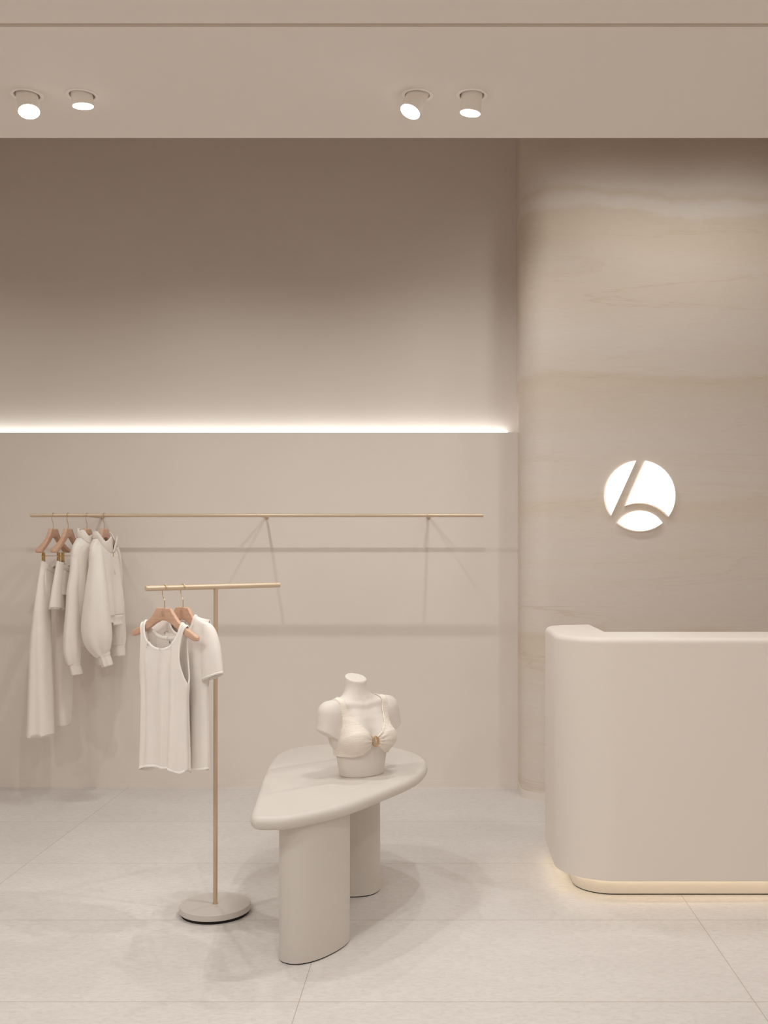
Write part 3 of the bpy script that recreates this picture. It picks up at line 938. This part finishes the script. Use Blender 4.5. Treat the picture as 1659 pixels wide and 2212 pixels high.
# --- sweatshirts
def sweatshirt(name, label, loc, rz, group, P):
    t = thing(name, label, 'sweatshirt', loc, rz, group)
    seg = 64
    prof_u, prof_t, prof_c = smooth_tbl(P['half']), smooth_tbl(P['thick']), smooth_tbl(P['centre'])
    zs = list(np.linspace(P['z_hem'], P['z_neck'], 60))
    rings = []
    for z in zs:
        hu, T, vc = prof_u(z), prof_t(z), prof_c(z)
        ring = []
        for k in range(seg):
            a = 2 * PI * k / seg
            ca, sa = math.cos(a), math.sin(a)
            x = hu * math.copysign(abs(ca) ** 0.85, ca)
            y = T * math.copysign(abs(sa) ** 0.9, sa)
            q = max(0, min(1, (P['z_sh'] - z) / 0.25))
            fl = P['fold'](x, z, sa < 0) * q * abs(sa)
            y += fl * (-1 if sa < 0 else 1)
            # the front dips below the back at the neck
            k2 = max(0, 1 - (P['z_neck'] - z) / 0.10)
            zz = z - (P['dip'] * k2 * max(0, -sa))
            ring.append(Vector((x, y + vc, zz)))
        rings.append(ring)
    bd = MB().loft(rings, False).build('body', M_fleece, t, smooth=True)
    solidify(bd, .003)
    # hem
    hz = P['z_hem']
    hr = []
    for q in range(7):
        z = hz - P['hem_h'] * q / 6
        sc = P['hem_in'] * (1 - .06 * math.sin(PI * q / 6))
        hr.append([Vector((v.x * sc + P['hem_wave'](2 * PI * k / seg) * 0, (v.y - prof_c(hz)) * sc + prof_c(hz) + .004 * math.sin(7 * 2 * PI * k / seg), z + P['hem_wave'](2 * PI * k / seg))) for k, v in enumerate(rings[0])])
    hr = [[Vector((p.x, p.y, p.z + P['hem_wave'](2 * PI * k / seg))) for k, p in enumerate(rings[0])]] and hr
    hm = MB().loft([rings[0]] + hr, False).build('hem', M_ribknit, t, smooth=True)
    solidify(hm, .003)
    for o2 in (bd,):
        pass
    # sleeves
    for s, S in ((-1, P['sleeve_near']), (1, P['sleeve_far'])):
        rg = sleeve_tube(S['path'], S['axes'], 36, S['folds'])
        sl = MB().loft(rg, False).build('sleeve', M_fleece, t, smooth=True)
        solidify(sl, .003)
        last = rg[-1]
        c = sum(last, Vector()) / len(last)
        dr = Vector(S['cuff_dir']).normalized()
        cr = []
        for q in range(9):
            f = q / 8
            k = 0.80 + .04 * math.sin(PI * f) + .03 * f
            if q == 0: k = .97
            cr.append([c + dr * (S['cuff_len'] * f) + Vector(((p - c).x * S['cuff_k'] * k, (p - c).y * S['cuff_k'] * k, (p - c).z * .4)) for p in last])
        cf = MB().loft([last] + cr, False).build('cuff', M_ribknit, sl, smooth=True)
        solidify(cf, .003)
        if 'seam' in S:
            i = S['seam']
            MB().tube(rg[i], 0.0016, 6, closed=True).build('drop_shoulder_seam', M_fleece, sl, smooth=True)
    # collar
    top = rings[-1]
    ctr = sum(top, Vector()) / len(top)
    rows = []
    nC = 10
    op = P.get('open', 0.0)
    idx = [k for k in range(seg)]
    start = int(seg * .75)
    order = [(start + k) % seg for k in range(seg)] + [start]
    vs, fs = [], []
    for q in range(nC + 1):
        f = q / nC
        for j, k in enumerate(order):
            p = top[k]
            s = j / seg                     # 0..1 around, starting at the front middle
            d = min(s, 1 - s)               # distance from the front middle
            opn = op * max(0, 1 - d / 0.16) ** 1.3
            side = 1 if s < .5 else -1
            r = p - ctr
            lean = 1 + P['collar_lean'] * f
            bulge = 1 + .06 * math.sin(PI * f)
            x = ctr.x + r.x * lean * bulge
            y = ctr.y + r.y * lean * bulge
            z = p.z + P['collar_h'](d) * f
            x += side * opn * f
            y += -opn * .25 * f
            vs.append(Vector((x, y, z)))
    m = len(order)
    for q in range(nC):
        for j in range(m - 1):
            a = q * m + j
            fs.append((a, a + 1, a + m + 1, a + m))
    cl = MB().add(vs, fs).build('collar', M_fleece, t, smooth=True)
    solidify(cl, .006)
    MB().tube([top[k] for k in range(seg)], .0022, 6, closed=True).build('collar_seam', M_fleece, cl, smooth=True)
    if P.get('zip'):
        e0 = [vs[q * m] for q in range(nC + 1)]
        e1 = [vs[q * m + m - 1] for q in range(nC + 1)]
        for e in (e0, e1):
            MB().tube(e, .0018, 6).build('zip_edge', M_binding, cl, smooth=True)
        b = vs[0]
        z_end = P['z_zip']
        MB().tube([b + Vector((0, -.004, 0)), b + Vector((0, -.006, (z_end - b.z) * .5)), Vector((0, -prof_t(z_end) + prof_c(z_end) - .003, z_end))], .002, 6).build('zip_line', M_binding, t, smooth=True)
        MB().box((-.003 + b.x, b.y - .010, b.z - .022), (.003 + b.x, b.y - .006, b.z + .002)).build('zip_pull', M_gold, t)
    return t

half_z = dict(
    half=[(-0.60, .165), (-0.54, .180), (-0.45, .188), (-0.30, .182), (-0.20, .175), (-0.15, .171), (-0.122, .163), (-0.098, .146), (-0.076, .116), (-0.060, .088)],
    thick=[(-0.60, .050), (-0.50, .068), (-0.35, .062), (-0.20, .056), (-0.13, .050), (-0.09, .050), (-0.060, .050)],
    centre=[(-0.60, -.012), (-0.35, -.010), (-0.15, -.002), (-0.060, 0.0)],
    z_hem=-0.515, z_neck=-0.060, z_sh=-0.14, dip=0.085, hem_h=0.045, hem_in=0.93, hem_wave=lambda a: 0.014 * math.sin(2 * a + .6) + .008 * math.sin(5 * a),
    fold=lambda x, z, fr: (0.013 * math.sin(x * 46 + z * 3) + .010 * bump(x, .05, .025) - .014 * bump(x, .1, .018)) * (1.0 if fr else .5),
    collar_lean=0.03, collar_h=lambda d: 0.042 + .058 * max(0, 1 - d / .13), open=0.042, zip=True, z_zip=-0.27,
    sleeve_near=dict(path=[(-.118, -.004, -.108), (-.136, -.016, -.155), (-.165, -.028, -.25), (-.185, -.039, -.36), (-.195, -.043, -.48), (-.200, -.047, -.58), (-.200, -.056, -.655), (-.198, -.072, -.708), (-.196, -.083, -.730)],
                     axes=[(.024, .030), (.030, .036), (.042, .048), (.062, .062), (.076, .073), (.082, .080), (.076, .072), (.056, .050), (.040, .034)],
                     folds=lambda a, s:   .09 * min(1, s * 2) * math.sin(3 * a + .5 + 2 * s) + .05 * s * math.sin(6 * a + 1) + .20 * max(0, s - .72) * math.sin(8 * a), cuff_dir=(.01, -.03, -.1), cuff_len=.070, cuff_k=1.12, seam=15),
    sleeve_far=dict(path=[(.125, .0, -.108), (.150, .0, -.150), (.176, .002, -.25), (.192, .002, -.36), (.203, 0, -.48), (.207, -.002, -.58), (.203, -.006, -.66), (.199, -.008, -.715)],
                    axes=[(.022, .030), (.030, .036), (.042, .036), (.050, .034), (.056, .036), (.056, .038), (.046, .040), (.034, .034)],
                    folds=lambda a, s: .07 * s * math.sin(4 * a + 2) + .12 * max(0, s - .7) * math.sin(7 * a), cuff_dir=(-.01, -.01, -.1), cuff_len=.064, cuff_k=1.15, seam=19))
sweatshirt('sweatshirt', 'cropped oat half zip sweatshirt with balloon sleeves, rightmost garment on the wall rail', (wall_x(225), Y_R, ZH_W), TH_W + math.radians(3), 'sweatshirts on the wall rail', half_z)

funnel = dict(
    half=[(-0.70, .155), (-0.60, .166), (-0.45, .172), (-0.30, .172), (-0.20, .172), (-0.15, .168), (-0.122, .160), (-0.098, .142), (-0.074, .108), (-0.055, .072)],
    thick=[(-0.70, .036), (-0.50, .044), (-0.35, .044), (-0.20, .042), (-0.13, .042), (-0.09, .044), (-0.055, .046)],
    centre=[(-0.70, -.006), (-0.35, -.006), (-0.055, 0.0)],
    z_hem=-0.640, z_neck=-0.055, z_sh=-0.14, dip=0.040, hem_h=0.05, hem_in=0.93, hem_wave=lambda a: .004 * math.sin(3 * a),
    fold=lambda x, z, fr: .009 * math.sin(x * 40 + 1 + z * 4),
    collar_lean=-0.02, collar_h=lambda d: 0.050 + .008 * math.sin(d * 40), open=0.0,
    sleeve_near=dict(path=[(-.115, .0, -.106), (-.134, .0, -.16), (-.150, -.004, -.25), (-.165, .001, -.36), (-.170, .0, -.48), (-.178, .0, -.594), (-.180, -.001, -.70), (-.178, -.004, -.75), (-.174, -.009, -.785)],
                     axes=[(.022, .030), (.032, .028), (.040, .026), (.046, .029), (.050, .033), (.054, .039), (.055, .042), (.050, .038), (.040, .030)],
                     folds=lambda a, s: .10 * s * math.sin(3 * a + .5 + 3 * s) + .05 * s * math.sin(6 * a + 1) + .12 * max(0, s - .8) * math.sin(8 * a), cuff_dir=(.02, -.02, -.1), cuff_len=.066, cuff_k=1.08, seam=17),
    sleeve_far=dict(path=[(.115, .0, -.106), (.134, 0, -.15), (.150, .0, -.25), (.165, .0, -.36), (.172, 0, -.48), (.176, 0, -.60), (.176, 0, -.70), (.172, 0, -.765)],
                    axes=[(.022, .028), (.030, .028), (.040, .028), (.046, .030), (.050, .032), (.050, .034), (.046, .036), (.036, .030)],
                    folds=lambda a, s: .06 * s * math.sin(3 * a), cuff_dir=(0, 0, -.1), cuff_len=.066, cuff_k=1.08))
sweatshirt('sweatshirt', 'oat funnel neck sweatshirt with long narrow sleeves, between the shorts and the half zip sweatshirt', (wall_x(188), Y_R, ZH_W), TH_W, 'sweatshirts on the wall rail', funnel)

# --- trousers and shorts
def bottoms(name, label, cat, loc, rz, group, P):
    t = thing(name, label, cat, loc, rz, group)
    seg = 48
    zw = P['z_waist']
    # waistband: elastic tube drooping between the clips
    def waist(z_off, k, seg=seg):
        out = []
        for i in range(seg):
            a = 2 * PI * i / seg
            x = P['waist_half'] * math.copysign(abs(math.cos(a)) ** .7, math.cos(a))
            y = P['waist_t'] * k * math.sin(a) + .0015 * math.sin(22 * a)
            sag = P['sag'] * (1 - (x / P['waist_half']) ** 2) * (1.0 if math.sin(a) < 0 else .8)
            out.append(Vector((x, y, zw - sag - z_off)))
        return out
    wb = MB().loft([waist(0, 1), waist(.010, 1.15), waist(.022, 1.12), waist(.034, .95)], False).build('waistband', M_ribknit, t, smooth=True)
    solidify(wb, .003)
    # yoke down to the crotch, then two legs
    zc = P['z_crotch']
    rows = 22
    rings = []
    for q in range(rows + 1):
        f = q / rows
        ring = []
        for i in range(seg):
            a = 2 * PI * i / seg
            x0 = waist(.034, .95)[i]
            hx = P['waist_half'] + (P['hip_half'] - P['waist_half']) * f ** .8
            hy = P['waist_t'] * .95 + (P['hip_t'] - P['waist_t'] * .95) * f ** .7
            x = hx * math.copysign(abs(math.cos(a)) ** .8, math.cos(a))
            y = hy * math.sin(a)
            pinch = 1 - .45 * f ** 2 * bump(x, 0, .04)
            gath = .004 * math.sin(20 * a) * (1 - f) ** .7 + .003 * f * math.sin(5 * a)
            y = y * pinch + math.copysign(gath, math.sin(a))
            z = x0.z + (zc - x0.z) * f
            ring.append(Vector((x, y, z)))
        rings.append(ring)
    yk = MB().loft(rings, False).build('seat', M_fleece, t, smooth=True)
    solidify(yk, .003)
    for s in (-1, 1):
        L = P['leg_near'] if s < 0 else P['leg_far']
        rg = sleeve_tube(L['path'], L['axes'], 40, L['folds'])
        lg = MB().loft(rg, False).build('leg', M_fleece, t, smooth=True)
        solidify(lg, .003)
        last = rg[-1]
        if P.get('fray'):
            fr = MB(); rnd = random.Random(3 + s)
            for k in range(80):
                i = rnd.randrange(40); j = (i + 1) % 40
                p = last[i].lerp(last[j], rnd.random())
                fr.tube([p + Vector((0, 0, .002)), p + Vector((rnd.uniform(-.003, .003), rnd.uniform(-.003, .003), -.004)), p + Vector((rnd.uniform(-.006, .006), rnd.uniform(-.006, .006), -rnd.uniform(.006, .014)))], .0007, 4)
            o = fr.build('frayed_hem', M_binding, lg)
            o['kind'] = 'stuff'
        else:
            MB().loft([[Vector(p) + Vector(((p - sum(last, Vector()) / 40).x * .015, (p - sum(last, Vector()) / 40).y * .015, z)) for p in last] for z in (.040, .0, -.001)], False).build('hem', M_fleece, lg, smooth=True)
            if s < 0:
                i = len(rg) // 2 + 2
                MB().tube(rg[i][13:28], .0014, 6).build('panel_seam', M_fleece, lg, smooth=True)
    if P.get('pocket'):
        MB().tube(P['pocket'], .0022, 6).build('pocket_edge', M_fleece, t, smooth=True)
    return t

zclip = -0.125 - 0.045 - 0.020
bottoms('trousers', 'long oat wide leg sweat trousers, leftmost garment on the wall rail', 'trousers', (wall_x(115), Y_R, ZH_W), TH_W, 'bottoms on the wall rail',
        dict(z_waist=zclip, waist_half=.124, waist_t=.022, sag=.050, z_crotch=-.47, hip_half=.150, hip_t=.045,
             leg_near=dict(path=[(-.092, .002, zclip - .010), (-.108, .002, -.295), (-.122, 0, -.43), (-.132, .0, -.58), (-.135, .001, -.70), (-.134, .0, -.97), (-.134, 0, -1.205)],
                           axes=[(.034, .016), (.046, .020), (.070, .030), (.084, .042), (.092, .049), (.100, .057), (.105, .065)],
                           folds=lambda a, s: .10 * s * math.sin(3 * a + .3 + 2 * s) + .05 * math.sin(6 * a) * s),
             leg_far=dict(path=[(.092, 0, zclip - .010), (.108, .0, -.295), (.120, .0, -.43), (.126, .0, -.70), (.132, .0, -.92), (.130, .0, -1.08), (.128, .0, -1.195)],
                          axes=[(.034, .016), (.044, .022), (.066, .030), (.080, .036), (.082, .036), (.072, .034), (.058, .028)],
                          folds=lambda a, s: .08 * s * math.sin(3 * a + 1.1)),
             pocket=[(-.136, -.026, -.255), (-.148, -.032, -.32), (-.156, -.038, -.39)]))
bottoms('shorts', 'short oat sweat shorts with frayed hem, clipped second from the left on the wall rail', 'shorts', (wall_x(147), Y_R, ZH_W), TH_W, 'bottoms on the wall rail',
        dict(z_waist=zclip, waist_half=.122, waist_t=.020, sag=.040, z_crotch=-.39, hip_half=.148, hip_t=.040, fray=True,
             leg_near=dict(path=[(-.090, 0, zclip - .010), (-.104, 0, -.28), (-.118, 0, -.36), (-.128, 0, -.43), (-.132, 0, -.465)],
                           axes=[(.032, .016), (.042, .020), (.052, .024), (.060, .028), (.062, .030)], folds=lambda a, s: .05 * s * math.sin(4 * a)),
             leg_far=dict(path=[(.090, 0, zclip - .010), (.104, 0, -.28), (.114, 0, -.36), (.122, 0, -.43), (.124, 0, -.465)],
                          axes=[(.032, .016), (.042, .022), (.054, .028), (.062, .032), (.064, .034)], folds=lambda a, s: .05 * s * math.sin(4 * a + 2))))

# ------------------------------------------------------------------ mannequin bust and bikini top (modelled as distance fields)
def surface_nets(fun, lo, hi, h):
    xs = [np.arange(lo[i], hi[i] + h, h) for i in range(3)]
    X, Y, Z = np.meshgrid(*xs, indexing='ij')
    D = fun(X, Y, Z)
    ins = D < 0
    nx, ny, nz = [d - 1 for d in D.shape]
    cnt = np.zeros((nx, ny, nz)); acc = np.zeros((nx, ny, nz, 3))
    corners = [(i, j, k) for i in (0, 1) for j in (0, 1) for k in (0, 1)]
    sl = lambda c: tuple(slice(c[a], c[a] + (nx, ny, nz)[a]) for a in range(3))
    for a in corners:
        for ax in range(3):
            if a[ax] == 0:
                b = list(a); b[ax] = 1; b = tuple(b)
                da, db = D[sl(a)], D[sl(b)]
                m = (da < 0) != (db < 0)
                tt = np.where(m, da / np.where(m, da - db, 1), 0)
                p = np.zeros((nx, ny, nz, 3))
                for q in range(3):
                    p[..., q] = a[q]
                p[..., ax] += tt
                acc += p * m[..., None]; cnt += m
    act = cnt > 0
    idx = -np.ones((nx, ny, nz), int)
    idx[act] = np.arange(act.sum())
    ijk = np.argwhere(act)
    V = (ijk + acc[act] / cnt[act][:, None]) * h + np.array(lo)
    faces = []
    for ax in range(3):
        s0 = [slice(1, -1)] * 3; s1 = [slice(1, -1)] * 3
        s0[ax] = slice(0, -1); s1[ax] = slice(1, None)
        a, b = ins[tuple(s0)], ins[tuple(s1)]
        for e in np.argwhere(a != b):
            i = e.copy()
            for q in range(3):
                if q != ax: i[q] += 1
            u, v = [q for q in range(3) if q != ax]
            def cell(du, dv):
                c = i.copy(); c[u] -= du; c[v] -= dv
                return idx[tuple(c)]
            quad = [cell(0, 0), cell(1, 0), cell(1, 1), cell(0, 1)]
            if min(quad) >= 0:
                faces.append(quad)
    return V, faces

def smin(a, b, k):
    hh = np.clip(0.5 + 0.5 * (b - a) / k, 0, 1)
    return b * (1 - hh) + a * hh - k * hh * (1 - hh)
def capsule(X, Y, Z, a, b, r0, r1):
    a, b = np.array(a), np.array(b); d = b - a
    tt = np.clip(((X - a[0]) * d[0] + (Y - a[1]) * d[1] + (Z - a[2]) * d[2]) / (d @ d), 0, 1)
    return np.sqrt((X - a[0] - d[0] * tt) ** 2 + (Y - a[1] - d[1] * tt) ** 2 + (Z - a[2] - d[2] * tt) ** 2) - (r0 + (r1 - r0) * tt)
PROF = np.array([  # z, half width, half depth, centre y
    (-0.03, .096, .074, .000), (0.00, .099, .076, .000), (0.05, .107, .080, .000), (0.10, .117, .084, .002), (0.15, .127, .086, .006), (0.20, .132, .084, .012),
    (0.24, .124, .074, .018), (0.275, .098, .060, .028), (0.305, .066, .050, .038), (0.33, .052, .047, .044), (0.37, .047, .046, .046), (0.43, .046, .046, .044)])
def torso(X, Y, Z):
    rx = np.interp(Z, PROF[:, 0], PROF[:, 1]); ry = np.interp(Z, PROF[:, 0], PROF[:, 2]); cy = np.interp(Z, PROF[:, 0], PROF[:, 3])
    q = np.sqrt((X / rx) ** 2 + ((Y - cy) / ry) ** 2)
    d = (q - 1) * np.minimum(rx, ry) * .92
    A = np.abs(X)
    d = smin(d, capsule(A, Y, Z, (.02, .034, .292), (.140, .024, .268), .034, .040), .045)
    d = smin(d, capsule(A, Y, Z, (.050, -.020, .235), (.062, -.062, .160), .028, .055), .030)      # breast
    d = smin(d, capsule(A, Y, Z, (.012, -.020, .288), (.125, .004, .300), .005, .006), .022)        # collar bone
    return d
def bust(X, Y, Z):
    A = np.abs(X)
    d = torso(X, Y, Z)
    d = smin(d, capsule(A, Y, Z, (.143, .022, .258), (.166, .014, .160), .047, .045), .035)
    cut = ((A - .155) * .50 + (.172 - Z) * .866)
    arm = np.maximum(d, np.where(A > .135, cut, -1))
    d = arm
    d = np.maximum(d, -Z)
    d = np.maximum(d, (Z - .400) * .95 - (Y - .045) * .30)
    return d
BX, BY = -0.347, 4.335
TH_B = math.radians(38)
t = thing('mannequin_bust', 'pale headless female mannequin bust standing on the display table', 'mannequin', (BX, BY, Z_TT), TH_B)
V, Fc = surface_nets(bust, (-.25, -.16, -.012), (.25, .13, .45), .0042)
o = link_mesh('torso', V, Fc, M_bust, t, smooth=True)
def relax(o, n, f=.5):
    bm = bmesh.new(); bm.from_mesh(o.data)
    for _ in range(n):
        bmesh.ops.smooth_vert(bm, verts=bm.verts, factor=f, use_axis_x=True, use_axis_y=True, use_axis_z=True)
    bm.to_mesh(o.data); bm.free()
relax(o, 2, .4)
o.data.set_sharp_from_angle(angle=math.radians(40))

def poly_sdf(px, py, poly):
    d = np.full(px.shape, 1e9); s = np.ones(px.shape)
    n = len(poly)
    for i in range(n):
        ax, ay = poly[i]; bx, by = poly[i - 1]
        ex, ey = bx - ax, by - ay
        wx, wy = px - ax, py - ay
        tt = np.clip((wx * ex + wy * ey) / (ex * ex + ey * ey), 0, 1)
        d = np.minimum(d, (wx - ex * tt) ** 2 + (wy - ey * tt) ** 2)
        c1 = py >= ay; c2 = py < by; c3 = ex * wy > ey * wx
        flip = (c1 & c2 & c3) | (~c1 & ~c2 & ~c3)
        s = np.where(flip, -s, s)
    return np.sqrt(d) * s
Z_RING = 0.150
HALF_F = [(.006, .138), (.006, .163), (.030, .188), (.055, .218), (.076, .252), (.090, .290), (.094, .36), (.122, .36), (.117, .29), (.115, .25), (.118, .215), (.128, .190), (.145, .172), (.20, .166), (.20, .088), (.085, .088), (.055, .096), (.028, .118)]
HALF_B = [(-.01, .090), (-.01, .185), (.070, .195), (.090, .24), (.094, .36), (.122, .36), (.118, .25), (.128, .195), (.145, .172), (.20, .166), (.20, .090)]
def bra(X, Y, Z):
    A = np.abs(X)
    d = torso(X, Y, Z)
    rf = poly_sdf(A, Z, HALF_F); rb = poly_sdf(A, Z, HALF_B)
    reg = np.where(Y < .03, rf, rb)
    r = np.sqrt((A - .004) ** 2 + (Z - Z_RING) ** 2)
    an = np.arctan2(Z - Z_RING, A)
    edge = .0020 * np.exp(-(reg / .004) ** 2)
    gather = np.where(Y < 0, .0022 * np.sin(an * 15) * np.exp(-((r - .030) / .028) ** 2), 0)
    out = d - .0060 - gather - edge
    return np.maximum(np.maximum(out, reg), .0006 - d)
V, Fc = surface_nets(bra, (-.17, -.16, .075), (.17, .12, .345), .0026)
bt = thing('bikini_top', 'cream crinkle bikini top with a ring at the centre, worn by the mannequin bust', 'bikini top', (BX, BY, Z_TT), TH_B)
o = link_mesh('cups_and_straps', V, Fc, M_crinkle, bt, smooth=True)
relax(o, 2, .4)
# ring where the cups meet
yy = np.linspace(-.16, 0, 400)
dd = torso(np.full(400, .010), yy, np.full(400, Z_RING))
yf = yy[np.argmax(dd < 0.006)]
rp = [Vector((.0135 * math.cos(2 * PI * k / 40), yf - .003 - .002 * abs(math.cos(2 * PI * k / 40)), Z_RING + .0195 * math.sin(2 * PI * k / 40))) for k in range(40)]
MB().tube(rp, .0036, 10, closed=True).build('ring', M_horn, bt, smooth=True)

# ------------------------------------------------------------------ camera, world, view
cam = bpy.data.cameras.new('camera')
co = bpy.data.objects.new('camera', cam)
COL.objects.link(co)
co.location = (0, 0, H)
co.rotation_euler = (PI / 2, 0, 0)
cam.sensor_fit = 'AUTO'
cam.sensor_width = 36
cam.lens = F / 2212 * 36
cam.shift_x = -(CX - 829.5) / 2212
cam.shift_y = (CY - 1106) / 2212
cam.clip_start = 0.05
SC.camera = co

w = bpy.data.worlds.new('world')
w.use_nodes = True
w.node_tree.nodes['Background'].inputs[0].default_value = (1.0, 0.94, 0.87, 1)
w.node_tree.nodes['Background'].inputs[1].default_value = 0.02
SC.world = w
SC.view_settings.view_transform = 'Standard'
SC.view_settings.look = 'None'
SC.view_settings.gamma = 1.0
SC.view_settings.exposure = 0.28
SC.view_settings.use_curve_mapping = False
SC.cycles.max_bounces = 10
SC.cycles.diffuse_bounces = 8
SC.cycles.use_denoising = True
SC.cycles.sample_clamp_indirect = 6
